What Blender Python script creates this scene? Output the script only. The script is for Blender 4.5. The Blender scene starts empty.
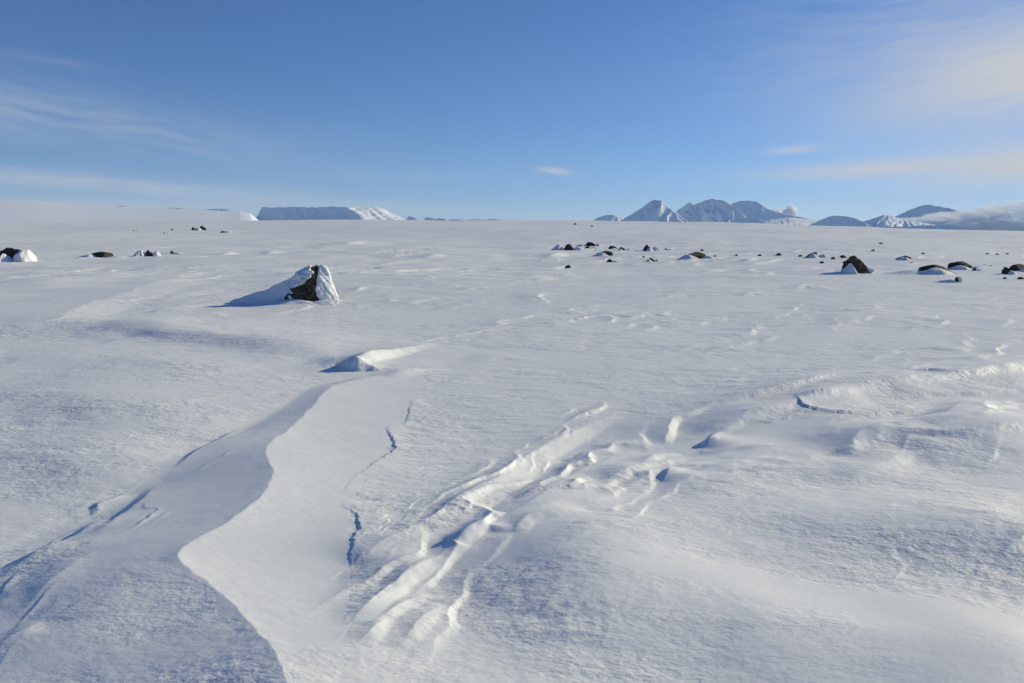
import bpy, math, random
import numpy as np

# ------------------------------------------------------------------ basics
W, H_IMG, F = 1024, 683, 796.0
EYE = 1.7
PITCH = math.atan((341.5 - 214.0) / F)
SUN_AZ, SUN_EL = 62.0, 20.0
EXPOSURE = 0.0
scene = bpy.context.scene
col = scene.collection
CP, SP = math.cos(PITCH), math.sin(PITCH)
rnd = random.Random(7)


def ray(px, py):
    u = (px - W / 2) / F
    v = (H_IMG / 2 - py) / F
    return np.array([u, CP + SP * v, -SP + CP * v])


def flat(px, py):
    """point of the level ground (z = 0) seen at a place in the photograph"""
    d = ray(px, py)
    t = EYE / -d[2]
    return np.array([d[0] * t, d[1] * t])


def elev(px, py):
    d = ray(px, py)
    return d[2] / math.hypot(d[0], d[1])


# ------------------------------------------------------------------ noise
_rs = np.random.RandomState(11)
_perm = _rs.permutation(4096).astype(np.int64)
_ang = _rs.rand(4096) * 2 * np.pi
_gx, _gy = np.cos(_ang), np.sin(_ang)


def perlin(x, y, seed=0):
    x = np.asarray(x, dtype=np.float64) + seed * 17.137
    y = np.asarray(y, dtype=np.float64) + seed * 9.731
    xf, yf = np.floor(x), np.floor(y)
    xi, yi = xf.astype(np.int64), yf.astype(np.int64)
    fx, fy = x - xf, y - yf
    u = fx * fx * fx * (fx * (fx * 6 - 15) + 10)
    v = fy * fy * fy * (fy * (fy * 6 - 15) + 10)

    def g(ix, iy, dx, dy):
        h = _perm[(_perm[ix & 4095] + iy) & 4095]
        return _gx[h] * dx + _gy[h] * dy
    a = g(xi, yi, fx, fy)
    b = g(xi + 1, yi, fx - 1, fy)
    c = g(xi, yi + 1, fx, fy - 1)
    d = g(xi + 1, yi + 1, fx - 1, fy - 1)
    return (a + u * (b - a) + v * (c - a + u * (a - b - c + d))) * 1.5


def sstep(a, b, x):
    t = np.clip((x - a) / (b - a), 0, 1)
    return t * t * (3 - 2 * t)


# ------------------------------------------------------------------ terrain
CREST_X = [-400, 0, 250, 500, 620, 700, 800, 900, 1024, 1400]
CREST_Y = [224, 224, 221.5, 221, 222, 225, 229, 232, 238, 246]
FAR_X = [-400, 0, 40, 60, 130, 200, 240, 251, 259, 300, 410, 520, 700, 1400]
FAR_Y = [198, 200.5, 201.5, 203.5, 207, 209.0, 210.5, 212.5, 219.5, 219.8, 220.2, 221.5, 232, 250]
R_CREST = 420.0
_PXS = np.arange(-400, 1401, 2.0)


def _soft(xs, ys, sig):
    v = np.interp(_PXS, xs, ys)
    k = np.exp(-.5 * (np.arange(-60, 61) * 2.0 / sig) ** 2)
    return np.convolve(np.pad(v, 60, mode='edge'), k / k.sum(), 'valid')


_CREST = _soft(CREST_X, CREST_Y, 30)
_b = np.clip((245 - _PXS) / 60.0, 0, 1)
_FAR = _b * _soft(FAR_X, FAR_Y, 22) + (1 - _b) * np.interp(_PXS, FAR_X, FAR_Y)


def base_height(x, y):
    r = np.hypot(x, y)
    th = np.arctan2(x, y)
    tl = np.clip(th, -1.2, 1.2)
    px = W / 2 + F * np.tan(tl) / CP
    px = np.clip(px, -390, 1390)
    yc = np.interp(px, _PXS, _CREST)
    yf = np.interp(px, _PXS, _FAR)
    ec = -(yc - 214.0) / F * 0.985
    ef = -(yf - 214.0) / F * 0.985
    zc = EYE + ec * R_CREST
    k = np.clip((r - 25.0) / (R_CREST - 25.0), 0, None)
    z1 = zc * np.minimum(k, 1.0) ** 2
    # beyond the crest the plain falls away, further off it rises again
    drop = zc - 0.035 * (r - R_CREST)
    z1 = np.where(r > R_CREST, drop, z1)
    zfar = EYE + ef * np.minimum(r, 4000) - 4.0
    t = sstep(900, 3200, r)
    return np.where(r > R_CREST, np.maximum(drop * (1 - t) + zfar * t, drop), z1)


def catmull(P, n=7):
    P = np.asarray(P, float)
    if len(P) < 3:
        return P
    Q = np.vstack([2 * P[0] - P[1], P, 2 * P[-1] - P[-2]])
    out = []
    for i in range(1, len(Q) - 2):
        p0, p1, p2, p3 = Q[i - 1], Q[i], Q[i + 1], Q[i + 2]
        for t in np.linspace(0, 1, n, endpoint=False):
            out.append(0.5 * ((2 * p1) + (-p0 + p2) * t + (2 * p0 - 5 * p1 + 4 * p2 - p3) * t * t
                              + (-p0 + 3 * p1 - 3 * p2 + p3) * t ** 3))
    out.append(Q[-2])
    return np.array(out)


def arr(v, n):
    if np.isscalar(v):
        return np.full(n, float(v))
    return np.asarray(v, float)


class Ridge:
    """a drift crest or crust edge: points from near to far, its height, the
    width of its slope on the left (or far) side and on the right (or near) side"""

    def __init__(self, pts, D, wl, wr, warp=0.02, el='lin', er='exp', smooth=True, taper=True, wscale=0.1, jag=False):
        self.jag = jag
        n = len(pts)
        P = np.array([flat(*p) for p in pts])
        A = np.column_stack([P, arr(D, n), arr(wl, n), arr(wr, n)])
        if taper and np.isscalar(D):
            A[0, 2] = 0; A[-1, 2] = 0
        self.A = catmull(A) if smooth else A
        self.A[:, 3:] = np.maximum(self.A[:, 3:], 0.004)
        # even spacing along the line
        seg = np.hypot(*np.diff(self.A[:, :2], axis=0).T)
        cum = np.concatenate([[0], np.cumsum(seg)])
        m_ = int(np.clip(cum[-1] / max(.016, .15 * min(np.min(self.A[:, 3]), np.min(self.A[:, 4]))), 10, 220))
        tt = np.linspace(0, cum[-1], m_ + 1)
        self.A = np.column_stack([np.interp(tt, cum, self.A[:, k]) for k in range(5)])
        self.warp, self.el, self.er, self.wscale = warp, el, er, wscale

    def add(self, x, y, z, nwx, nwy):
        A = self.A
        reachl = A[:, 3].max() * (1.05 if self.el == 'lin' else 2.6)
        reachr = A[:, 4].max() * (1.05 if self.er == 'lin' else 2.6)
        R = max(reachl, reachr) + 3 * self.warp
        sel = np.nonzero((x > A[:, 0].min() - R) & (x < A[:, 0].max() + R)
                         & (y > A[:, 1].min() - R) & (y < A[:, 1].max() + R))[0]
        if len(sel) == 0:
            return
        X, Y = x[sel].astype(np.float32), y[sel].astype(np.float32)
        B = (A[:-1] + A[1:]) / 2
        T = A[1:, :2] - A[:-1, :2]
        L = np.hypot(T[:, 0], T[:, 1]) + 1e-9
        nx_, ny_ = -T[:, 1] / L, T[:, 0] / L          # towards the left of the line
        e2 = np.float32((.006 + (2.0 if self.el == 'gauss' else 1.0) * L.mean()) ** 2)
        near2 = np.full(len(sel), 1e9, np.float32)
        tot = np.zeros(len(sel), np.float32); sd = tot.copy(); D = tot.copy(); wl = tot.copy(); wr = tot.copy()
        for i in range(len(B)):
            qx, qy = X - np.float32(B[i, 0]), Y - np.float32(B[i, 1])
            w = qx * qx + qy * qy
            near2 = np.minimum(near2, w)
            w = 1.0 / (w + e2)
            w = w * w * w * np.float32(L[i])
            tot += w
            sd += w * (qx * np.float32(nx_[i]) + qy * np.float32(ny_[i]))
            D += w * np.float32(B[i, 2]); wl += w * np.float32(B[i, 3]); wr += w * np.float32(B[i, 4])
        tot += 1e-30
        sd = (sd / tot).astype(float); D = (D / tot).astype(float); wl = wl / tot; wr = wr / tot

        # beyond its two ends the feature dies away
        past = np.sqrt(np.maximum(near2 - sd * sd, 0))
        side = np.where(sd > 0, wl, wr)
        D = D * np.exp(-np.clip((past - L.mean() - .3 * np.abs(sd)) / (.35 * np.abs(sd) + .25 * np.minimum(side, .3) + L.mean()), 0, None) ** 2)

        def prof(d, w, kind):
            q = d / w
            if kind == 'lin':
                p = np.clip(1 - q, 0, 1)
                return np.where(p < 0.25, p * p * 2, p - 0.125) / 0.875
            if kind == 'gauss':
                return np.exp(-q * q)
            return np.clip(1 - q / 2.5, 0, 1) ** 2.4
        # the edge itself wanders, the slopes away from it stay smooth
        big = self.el == 'gauss' and self.er == 'gauss' and self.warp > .1
        if big:
            sd = sd + self.warp * nwy[sel] * np.exp(-(sd / (2.5 * self.warp + wl)) ** 2)
        else:
            nz = nwx[sel]
            if self.jag:
                nz = perlin(X / .11, Y / .11, 6) + .7 * perlin(X / .045, Y / .045, 7) + .4 * perlin(X / .02, Y / .02, 8)
            sd = sd + self.warp * nz * np.exp(-(sd / self.wscale) ** 2)
        best = np.abs(sd)
        h = np.where(sd > 0, prof(best, wl, self.el), prof(best, wr, self.er))
        z[sel] += D * h


def lee(pts, D, w, back, **k):      # shaded drop on the left of the line
    return Ridge(pts, D, w, back, el='lin', er='exp', **k)


def bright(pts, D, w, back, **k):   # sunlit drop on the right of the line
    return Ridge(pts, D, back, w, el='exp', er='lin', **k)


def crack(pts, D=0.018, w=0.012, **k):
    D = .36 * D if np.isscalar(D) else [.36 * q for q in D]
    return Ridge(pts, D, w * .8, .10, el='lin', er='exp', warp=0.017, wscale=0.07, jag=True, **k)


def dune(pts, D, near, far, **k):   # soft roll, slope towards the viewer
    return Ridge(pts, D, far, near, el='gauss', er='gauss', warp=0.12, **k)


dl = [1.6, 1.6, 1.5, 1.35, 1.3, 1.2, 1.0, .74, .54, .32, .25, .2, .15]
FEATURES = [
    # the large smooth drift and its shaded lee slope
    Ridge([(300, 770), (268, 690), (230, 635), (182, 600), (235, 556), (265, 525), (276, 492), (267, 465), (290, 438),
           (318, 408), (335, 391), (375, 380), (425, 372)],
          [.15 * v * q for v, q in zip(dl, [.8, .8, .8, .98] + [1.0] * 9)], dl, [min(1.1, 1.2 * v + .15) for v in dl], warp=.022),
    lee([(176, 473), (198, 456), (217, 444), (240, 430)], .022, .05, .5, warp=.01),
    lee([(100, 514), (97, 506), (112, 500), (128, 494)], .018, .05, .3, warp=.02),
    lee([(60, 556), (85, 538), (106, 520)], .028, .09, .45, warp=.02),
    lee([(2, 592), (42, 565), (72, 545)], .036, .13, .5, warp=.015),
    lee([(95, 552), (128, 520), (145, 502), (160, 487)], .018, .08, .5, warp=.015),
    lee([(15, 645), (55, 607), (98, 577)], .028, .22, .6, warp=.03),
    lee([(-40, 690), (20, 665), (50, 650)], .02, .12, .5, warp=.03),
    # the nose with the deep blue face
    Ridge([(334, 371), (345, 371.6), (355, 372), (368, 372), (383, 373)], [0, .085, .15, .07, 0], [.3, .6, .9, .7, .3], .035,
          el='exp', er='lin', warp=.015),
    bright([(357, 370), (372, 364), (395, 357), (434, 345)], [.02, .11, .07, 0], .18, .35),
    bright([(384, 381), (405, 375), (428, 370)], .04, .2, .3),
    # cracks in the crust
    crack([(352, 592), (353, 577), (361, 552), (358, 541), (347, 534)], [.004, .013, .022, .016, .004], .012),
    crack([(345, 512), (358, 490), (383, 466), (396, 452), (391, 440), (388, 431)], [.003, .005, .015, .026, .024, .01], .016),
    crack([(405, 425), (410, 412), (412, 402)], [.01, .016, .006], .012),
    crack([(412, 399), (422, 404), (432, 407)], .014, .012),
    crack([(372, 525), (385, 518), (410, 512)], .007, .01),
    crack([(400, 448), (430, 446), (480, 450), (540, 446)], .006, .009),
    # sunlit crust edges in the middle
    bright([(352, 594), (375, 580), (430, 548), (475, 515), (500, 492), (520, 470), (540, 455), (575, 435), (614, 417)],
           [0, .035, .055, .06, .06, .055, .05, .04, 0], [.14, .18, .2, .22, .22, .2, .18, .16, .12], .5, warp=.02),
    lee([(440, 590), (470, 566), (510, 545), (540, 520), (565, 495), (600, 470), (640, 452)], .035, .34, .35, warp=.02),
    bright([(352, 668), (375, 634), (400, 610), (425, 593), (450, 578)], [0, .03, .04, .035, 0], .09, .2, warp=.02),
    bright([(370, 672), (400, 640), (430, 618)], .02, .06, .12),
    bright([(395, 690), (425, 655), (450, 630)], .015, .06, .12),
    bright([(360, 690), (378, 670), (392, 655)], .02, .06, .12),
    crack([(446, 573), (460, 576), (478, 574)], .022, .016),
    crack([(480, 570), (495, 568), (514, 566)], .016, .012),
    bright([(446, 572), (465, 568), (485, 562), (514, 561)], .03, .05, .1),
    bright([(514, 566), (528, 552), (560, 544), (590, 540)], .03, .08, .25),
    crack([(518, 514), (545, 514), (577, 511), (606, 506), (640, 502)], .02, .013),
    bright([(515, 522), (540, 512), (580, 508), (620, 500)], .025, .07, .2),
    bright([(520, 540), (560, 530), (600, 524), (640, 512)], .02, .08, .3),
    bright([(572, 509), (577, 500), (586, 496)], .03, .04, .06),
    bright([(600, 502), (630, 484), (650, 476), (690, 461)], .035, .08, .2, warp=.03),
    bright([(640, 476), (655, 464), (682, 458)], .03, .07, .15),
    bright([(620, 503), (650, 490), (675, 478)], .02, .06, .15),
    bright([(664, 446), (668, 438), (672, 425), (695, 419), (722, 407)], [0, .035, .04, .025, 0], .07, .3, warp=.015),
    lee([(704, 454), (711, 447), (719, 438)], .055, .06, .25, warp=.01),
    lee([(660, 496), (668, 487), (677, 479)], .045, .06, .25, warp=.01),
    crack([(722, 478), (735, 475), (750, 475)], .016, .03),
    crack([(752, 408), (762, 410)], .02, .02),
    # long rolls on the right
    dune([(690, 436), (760, 422), (830, 400), (900, 389), (960, 381), (1024, 370), (1120, 352)], .07, .35, .9),
    bright([(700, 414), (760, 404), (800, 396), (838, 388)], .03, .12, .35),
    bright([(930, 388), (980, 379), (1040, 367)], .03, .1, .4),
    crack([(915, 380.5), (935, 381), (952, 383)], .02, .02),
    dune([(790, 420), (850, 402), (900, 392), (942, 384)], .06, .28, .7),
    crack([(796, 412), (803, 420), (822, 423), (846, 424)], .03, .022),
    bright([(792, 412), (820, 409), (860, 404)], .03, .05, .2),
    crack([(840, 440), (880, 428), (920, 418)], .012, .016),
    dune([(830, 464), (880, 448), (930, 450), (1024, 440), (1130, 430)], .10, .38, .8),
    lee([(925, 444), (945, 430), (965, 412), (985, 402)], .05, .25, .6, warp=.01),
    crack([(1005, 405), (1020, 409)], .02, .02),
    bright([(840, 490), (890, 470), (910, 460)], .02, .1, .3),
    dune([(660, 510), (720, 492), (780, 480), (850, 476), (930, 472)], .04, .22, .6),
    bright([(796, 411), (803, 418.5), (822, 422.5), (848, 424), (874, 421)], .026, .02, .22, warp=.012),
    bright([(690, 438), (740, 428), (800, 414), (860, 400), (930, 388), (1000, 377), (1090, 361)], .038, .12, .5, warp=.02),
    bright([(700, 416), (740, 409), (790, 400), (840, 388), (900, 384)], .026, .05, .3, warp=.015),
    bright([(836, 432), (870, 425), (910, 419), (945, 411)], .022, .03, .25, warp=.015),
    bright([(905, 383.5), (930, 381), (954, 384)], .025, .022, .3, warp=.01),
    bright([(690, 462), (740, 455), (800, 452)], .016, .05, .3, warp=.015),
    bright([(832, 464), (870, 452), (900, 447), (960, 449), (1024, 441), (1110, 431)], .034, .10, .45, warp=.02),
    bright([(700, 489), (760, 482), (835, 481)], .018, .06, .35, warp=.02),
    bright([(870, 408), (920, 400), (980, 396), (1040, 388)], .024, .05, .35, warp=.02),
    bright([(960, 428), (1000, 416), (1050, 408)], .024, .05, .4, warp=.02),
    # the broad dark rolls at lower right
    dune([(520, 600), (600, 556), (700, 540), (800, 538), (900, 543), (1024, 546), (1200, 550)], .13, .55, .8),
    dune([(440, 612), (560, 604), (680, 622), (800, 648), (900, 664), (1024, 676), (1200, 690)], .12, .7, .5),
    # rolls of the left field
    Ridge([(-60, 332), (0, 330), (50, 327), (66, 318), (78, 310), (115, 299), (165, 281), (200, 276)], [.05, .07, .07, .07, .07, .07, .05, 0],
          [3.0] * 8, [.8, .8, .8, .8, .9, 1.0, 1.2, 1.2], el='exp', er='lin', warp=.12),
    dune([(40, 331), (100, 329), (150, 330), (200, 332)], .09, .5, 1.2),
    dune([(125, 340), (160, 337), (230, 342), (300, 352), (342, 360)], .1, .5, 1.2),
    dune([(-60, 405), (60, 400), (160, 415), (260, 425)], .08, .7, 1.5),
    dune([(-60, 372), (60, 362), (200, 368), (300, 380)], .05, .7, 1.2),
    dune([(-40, 470), (60, 462), (130, 462), (190, 450)], .05, .4, .8),
    lee([(148, 313), (170, 309), (228, 302)], .06, .18, .5),
    bright([(140, 303), (180, 296), (225, 285)], .03, .5, .9),
    dune([(-40, 288), (60, 280), (130, 270)], .10, 1.6, 3.0),
    # small sunlit lumps further off
    bright([(352, 293), (365, 290), (395, 289.5)], 0.056, .15, .3),
    bright([(458, 292), (475, 289.5), (490, 290)], 0.043, .2, .4),
    bright([(217, 256), (230, 254), (240, 253.5)], 0.124, .5, .9),
    bright([(262, 254), (272, 253), (280, 252)], 0.112, .5, .8),
    bright([(340, 246), (360, 244.5), (395, 244)], 0.186, .6, 1.0),
    bright([(420, 258), (435, 256.5), (447, 256)], 0.099, .5, .8),
    bright([(545, 256), (556, 253.5), (566, 252)], 0.136, .5, .8),
    bright([(742, 262), (750, 260), (756, 259)], 0.074, .3, .5),
    bright([(700, 272), (712, 270), (722, 267)], 0.062, .3, .5),
    bright([(738, 296), (752, 294), (768, 295)], 0.037, .2, .4),
    bright([(790, 291), (805, 287), (815, 290)], 0.037, .2, .4),
    bright([(815, 276), (830, 273), (846, 274)], 0.050, .3, .5),
]
# fields of wind cut ridges: outline, a line along them (near, far), spacing, height, share that stands out
SASTRUGI = [
    ([(340, 615), (400, 545), (500, 450), (600, 405), (665, 425), (640, 500), (560, 560), (470, 620), (400, 700), (345, 700)],
     (360, 660), (612, 418), .30, .032, .3),
    ([(380, 600), (520, 440), (620, 410), (600, 470), (480, 560)], (360, 620), (600, 420), .13, .013, .15),
    ([(590, 515), (650, 470), (700, 405), (830, 380), (1024, 360), (1200, 350), (1200, 450), (860, 475), (700, 500)],
     (690, 450), (1010, 380), .46, .022, .3, .76, .6),
    ([(640, 470), (700, 410), (830, 385), (1024, 365), (1200, 355), (1200, 445), (860, 470), (720, 495)],
     (700, 460), (930, 385), .19, .012, .0, .75),
    ([(520, 540), (640, 470), (760, 440), (700, 500), (620, 545)], (520, 545), (690, 450), .20, .022, .25),
    ([(560, 400), (700, 330), (1300, 280), (1300, 370), (800, 400)], (700, 420), (1000, 330), .60, .032, .08),
    ([(-100, 480), (-100, 350), (200, 335), (330, 370), (180, 450)], (-60, 470), (300, 420), .55, .022, -.1),
    ([(380, 345), (560, 300), (900, 270), (900, 310), (600, 380)], (420, 340), (800, 290), .55, .034, .05),
    ([(-100, 320), (-100, 270), (500, 262), (560, 300), (300, 330)], (-60, 320), (400, 270), .9, .04, -.02),
    ([(-200, 262), (300, 240), (1200, 240), (1400, 285), (600, 285)], (100, 300), (900, 245), 1.3, .075, .05),
    ([(700, 560), (1100, 520), (1100, 610), (760, 600)], (700, 600), (1020, 540), .16, .010, -.05),
    ([(410, 430), (600, 415), (560, 450), (480, 520), (370, 595), (340, 590), (380, 500)], (350, 610), (590, 425), .065, .0045, .15),
    ([(-60, 640), (0, 585), (90, 500), (180, 462), (260, 415), (310, 392), (240, 455), (150, 540), (60, 625), (-20, 700)], (-20, 640), (300, 400), .14, -.009, .15),
]
WIND = math.radians(33.0)          # the wind's axis in plan, from +x towards +y
CW, SW = math.cos(WIND), math.sin(WIND)


def in_poly(x, y, poly):
    P = np.array([flat(*p) for p in poly])
    ins = np.zeros(len(x), bool)
    j = len(P) - 1
    for i in range(len(P)):
        c = ((P[i, 1] > y) != (P[j, 1] > y)) & (x < (P[j, 0] - P[i, 0]) * (y - P[i, 1]) / (P[j, 1] - P[i, 1] + 1e-12) + P[i, 0])
        ins ^= c
        j = i
    return ins


SMOOTH_AREAS = [
    [(425, 372), (330, 391), (262, 465), (272, 500), (178, 600), (265, 690), (355, 690), (352, 560), (360, 490), (395, 440), (415, 400)],
    [(340, 372), (215, 445), (95, 510), (90, 580), (180, 598), (262, 525), (272, 490), (320, 405)],
    [(0, 330), (66, 320), (115, 300), (165, 281), (120, 274), (0, 285)],
    [(560, 440), (640, 418), (668, 450), (640, 480), (520, 515), (500, 500)],
    [(700, 440), (830, 425), (900, 440), (830, 465), (700, 490), (650, 510)],
    [(600, 590), (720, 588), (830, 600), (940, 618), (1024, 630), (1024, 655), (900, 650), (760, 625), (600, 600)],
    [(440, 560), (515, 520), (640, 510), (600, 545), (520, 590), (440, 600), (380, 660), (360, 660)],
]


def roughness_mask(x, y):
    r = np.hypot(x, y)
    n = perlin(x * .35 + y * .1, y * .6, 41) + .5 * perlin(x * 1.1, y * 1.3, 42)
    n2 = perlin(x * .9 + 5, y * 1.6, 45) + .6 * perlin(x * 2.6, y * 4.5, 46)
    m = np.clip(.62 + .45 * n + .45 * n2, .14, 1.3)
    wx = x + .05 * perlin(x * 4, y * 4, 43)
    wy = y + .05 * perlin(x * 4, y * 4, 44)
    for p in SMOOTH_AREAS:
        m = np.where(in_poly(wx, wy, p), m * .28, m)
    return m


def sastrugi(x, y, p0, p1, lam, amp, bias, seed, brk=.80, wander=1.0):
    """wind cut ridges: they rise gently and break off sharply on the sunny side"""
    a0, a1 = flat(*p0), flat(*p1)
    t = (a1 - a0) / np.linalg.norm(a1 - a0)
    a = x * t[0] + y * t[1]
    b = (x * t[1] - y * t[0]) * (1 if amp > 0 else -1)
    ph = b / lam + wander * perlin(a / lam / 3.2, b / lam / 1.8, seed) + .25 * perlin(a / lam / .8, b / lam / .7, seed + 1) \
        + .035 * perlin(a / lam * 5, b / lam * 5, seed + 4)
    idn = np.floor(ph)
    fr = ph - idn
    edge = brk + .10 * perlin(a / lam / 1.6, idn * 7.31, seed + 5)
    edge = np.clip(edge, brk - .2, .93)
    saw = np.where(fr < edge, (fr / edge) ** 1.5, np.clip(1 - (fr - edge) / (1 - edge), 0, 1) ** 1.25)
    A = np.clip(bias + 1.25 * perlin(a / lam / 4.5, idn * 5.17 + .2 * ph, seed + 2) + .4 * perlin(a / lam / 7, b / lam / 5, seed + 3), 0, 1)
    return abs(amp) * A * saw


def ground_height(x, y, spacing=None, parts=False):
    x = np.asarray(x, float).ravel(); y = np.asarray(y, float).ravel()
    r = np.hypot(x, y)
    if spacing is None:
        spacing = np.full(len(x), .02)
    z = base_height(x, y)
    nwx = perlin(x / .42, y / .42, 1) + .45 * perlin(x / .15, y / .15, 3) + .2 * perlin(x / .05, y / .05, 4)
    nwy = perlin(x / 1.5, y / 1.1, 2) + .5 * perlin(x / .6, y / .5, 5)
    zf = np.zeros(len(x))
    for f in FEATURES:
        f.add(x, y, zf, nwx, nwy)
    z = z + zf
    for k, (poly, p0, p1, lam, amp, bias, *brk) in enumerate(SASTRUGI):
        P = np.array([flat(*p) for p in poly])
        sel = np.nonzero((x > P[:, 0].min() - lam) & (x < P[:, 0].max() + lam) & (y > P[:, 1].min() - lam) & (y < P[:, 1].max() + lam) & (spacing < lam * .22))[0]
        if len(sel) == 0:
            continue
        X, Y = x[sel], y[sel]
        Z = sastrugi(X, Y, p0, p1, lam, amp, bias, 200 + 10 * k, *brk)
        wx = X + .9 * lam * perlin(X / lam / 2, Y / lam / 2, 300 + k)
        wy = Y + .9 * lam * perlin(X / lam / 2, Y / lam / 2, 310 + k)
        dm = np.full(len(sel), 1e9)
        for i in range(len(P)):
            a_, b_ = P[i], P[(i + 1) % len(P)]
            e_ = b_ - a_
            t_ = np.clip(((wx - a_[0]) * e_[0] + (wy - a_[1]) * e_[1]) / (e_ @ e_), 0, 1)
            dm = np.minimum(dm, np.hypot(wx - a_[0] - t_ * e_[0], wy - a_[1] - t_ * e_[1]))
        dm = np.where(in_poly(wx, wy, poly), dm, -dm)
        m = sstep(-.5 * lam, 1.1 * lam, dm)
        z[sel] += Z * m * np.clip((lam * .22 - spacing[sel]) / (lam * .1), 0, 1)
    rough = roughness_mask(x, y)
    u, v = x * CW + y * SW, -x * SW + y * CW
    wu = u + .5 * perlin(u / 1.3, v / .9, 51) * .4
    wv = v + .5 * perlin(u / 1.3, v / .9, 52) * .25

    def octave(lu, lv, amp, seed, mod=1.0, fn=None):
        nonlocal z
        lam = min(lu, lv)
        fade = np.clip((lam / (spacing + 1e-9) - 1.8) / 2.0, 0, 1)
        if fade.max() <= 0:
            return
        n = perlin(wu / lu, wv / lv, seed)
        if fn is not None:
            n = fn(n)
        z = z + amp * n * fade * mod
    far = sstep(7, 30, r)
    saw = lambda n: np.maximum(n, 0) ** .8 * 1.3 - .25
    octave(60, 35, .55, 60, sstep(25, 80, r) * (1 + 1.2 * sstep(180, 380, r)))
    octave(22, 12, .22, 61, sstep(12, 40, r))
    octave(8.0, 4.5, .075, 62, .15 + .85 * far)
    patch = np.clip(.6 + 1.3 * perlin(wu / 9, wv / 5, 75) + .8 * perlin(wu / 3.5, wv / 1.6, 76), .1, 2.0)
    octave(3.2, 1.7, .045, 63, .2 + .8 * far)
    octave(1.6, .65, .024, 64, .15 + 1.0 * far * patch)
    octave(.85, .32, .016, 65, rough * (.10 + far * patch), saw)
    octave(.45, .17, .010, 66, rough * (.12 + far * patch), saw)
    near = np.clip(.7 + .9 * perlin(wu / 1.6, wv / .8, 77) + .6 * perlin(wu / .5, wv / .25, 78), .15, 1.8)
    octave(.22, .085, .0024, 67, rough * (.6 + .4 * far) * near)
    octave(.11, .045, .0020, 68, rough * near)
    octave(.055, .024, .0014, 69, rough * near)
    octave(.028, .014, .0008, 70, .25 + .75 * rough * near)
    if parts:
        return z, rough
    return z


def height_at(x, y):
    return float(ground_height(np.array([x]), np.array([y]), np.array([.3 if math.hypot(x, y) > 12 else .1]))[0])


def place(px, py):
    """point of the snow seen at a place in the photograph"""
    d = ray(px, py)
    d = d / math.hypot(d[0], d[1])
    ts = np.concatenate([np.arange(1.5, 60, .1), np.arange(60, 420, .5)])
    xs, ys, zs = d[0] * ts, d[1] * ts, EYE + d[2] * ts
    hs = base_height(xs, ys)
    i = np.nonzero(zs <= hs)[0]
    t = ts[i[0]] if len(i) else 400.0
    return d[0] * t, d[1] * t


# ------------------------------------------------------------------ materials
def new_mat(name):
    m = bpy.data.materials.new(name)
    m.use_nodes = True
    nt = m.node_tree
    nt.nodes.clear()
    out = nt.nodes.new('ShaderNodeOutputMaterial')
    return m, nt, out


def N(nt, t, **kw):
    n = nt.nodes.new(t)
    for k, v in kw.items():
        if k in n.inputs:
            n.inputs[k].default_value = v
        else:
            setattr(n, k, v)
    return n


def noise(nt, vec, scale, detail=3, rough=.55):
    n = N(nt, 'ShaderNodeTexNoise')
    n.inputs['Scale'].default_value = scale
    n.inputs['Detail'].default_value = detail
    n.inputs['Roughness'].default_value = rough
    if vec is not None:
        nt.links.new(vec, n.inputs['Vector'])
    return n.outputs['Fac']


def math_node(nt, op, a, b=None, clamp=False):
    n = N(nt, 'ShaderNodeMath', operation=op, use_clamp=clamp)
    for i, v in enumerate((a, b)):
        if v is None:
            continue
        if isinstance(v, (int, float)):
            n.inputs[i].default_value = v
        else:
            nt.links.new(v, n.inputs[i])
    return n.outputs[0]


def ramp(nt, fac, stops):
    n = N(nt, 'ShaderNodeValToRGB')
    cr = n.color_ramp
    while len(cr.elements) < len(stops):
        cr.elements.new(.5)
    for e, (p, c) in zip(cr.elements, stops):
        e.position = p
        e.color = (*c, 1) if len(c) == 3 else c
    nt.links.new(fac, n.inputs['Fac'])
    return n.outputs['Color']


SNOW = (.83, .835, .84)


def snow_material(name, ground=False, size=1.0):
    m, nt, out = new_mat(name)
    tc = N(nt, 'ShaderNodeTexCoord')
    p = N(nt, 'ShaderNodeBsdfPrincipled')
    p.inputs['Roughness'].default_value = .55
    p.inputs['Specular IOR Level'].default_value = .12
    co = tc.outputs['Object']
    c = ramp(nt, noise(nt, co, 2.5 / size, 6, .6), [(.3, (.80, .808, .818)), (.7, SNOW)])
    nt.links.new(c, p.inputs['Base Color'])
    b = N(nt, 'ShaderNodeBump')
    if ground:
        mp = N(nt, 'ShaderNodeMapping')
        mp.inputs['Rotation'].default_value = (0, 0, -WIND)
        mp.inputs['Scale'].default_value = (.55, 1, 1)
        nt.links.new(co, mp.inputs['Vector'])
        f1 = noise(nt, mp.outputs[0], 34, 5, .68)
        f2 = noise(nt, mp.outputs[0], 6.0, 4, .6)
        f3 = noise(nt, mp.outputs[0], 1.4, 3, .55)
        s = math_node(nt, 'ADD', math_node(nt, 'MULTIPLY', f1, .014), math_node(nt, 'MULTIPLY', f2, .05))
        s = math_node(nt, 'ADD', s, math_node(nt, 'MULTIPLY', f3, .07))
        at = N(nt, 'ShaderNodeAttribute', attribute_name='rough')
        nt.links.new(s, b.inputs['Height'])
        nt.links.new(math_node(nt, 'MULTIPLY', at.outputs['Fac'], .7), b.inputs['Strength'])
        b.inputs['Distance'].default_value = 1.0
    else:
        f1 = noise(nt, co, 14 / size, 5, .65)
        nt.links.new(f1, b.inputs['Height'])
        b.inputs['Strength'].default_value = .6
        b.inputs['Distance'].default_value = .05 * size
    nt.links.new(b.outputs[0], p.inputs['Normal'])
    nt.links.new(p.outputs[0], out.inputs['Surface'])
    return m


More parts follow.
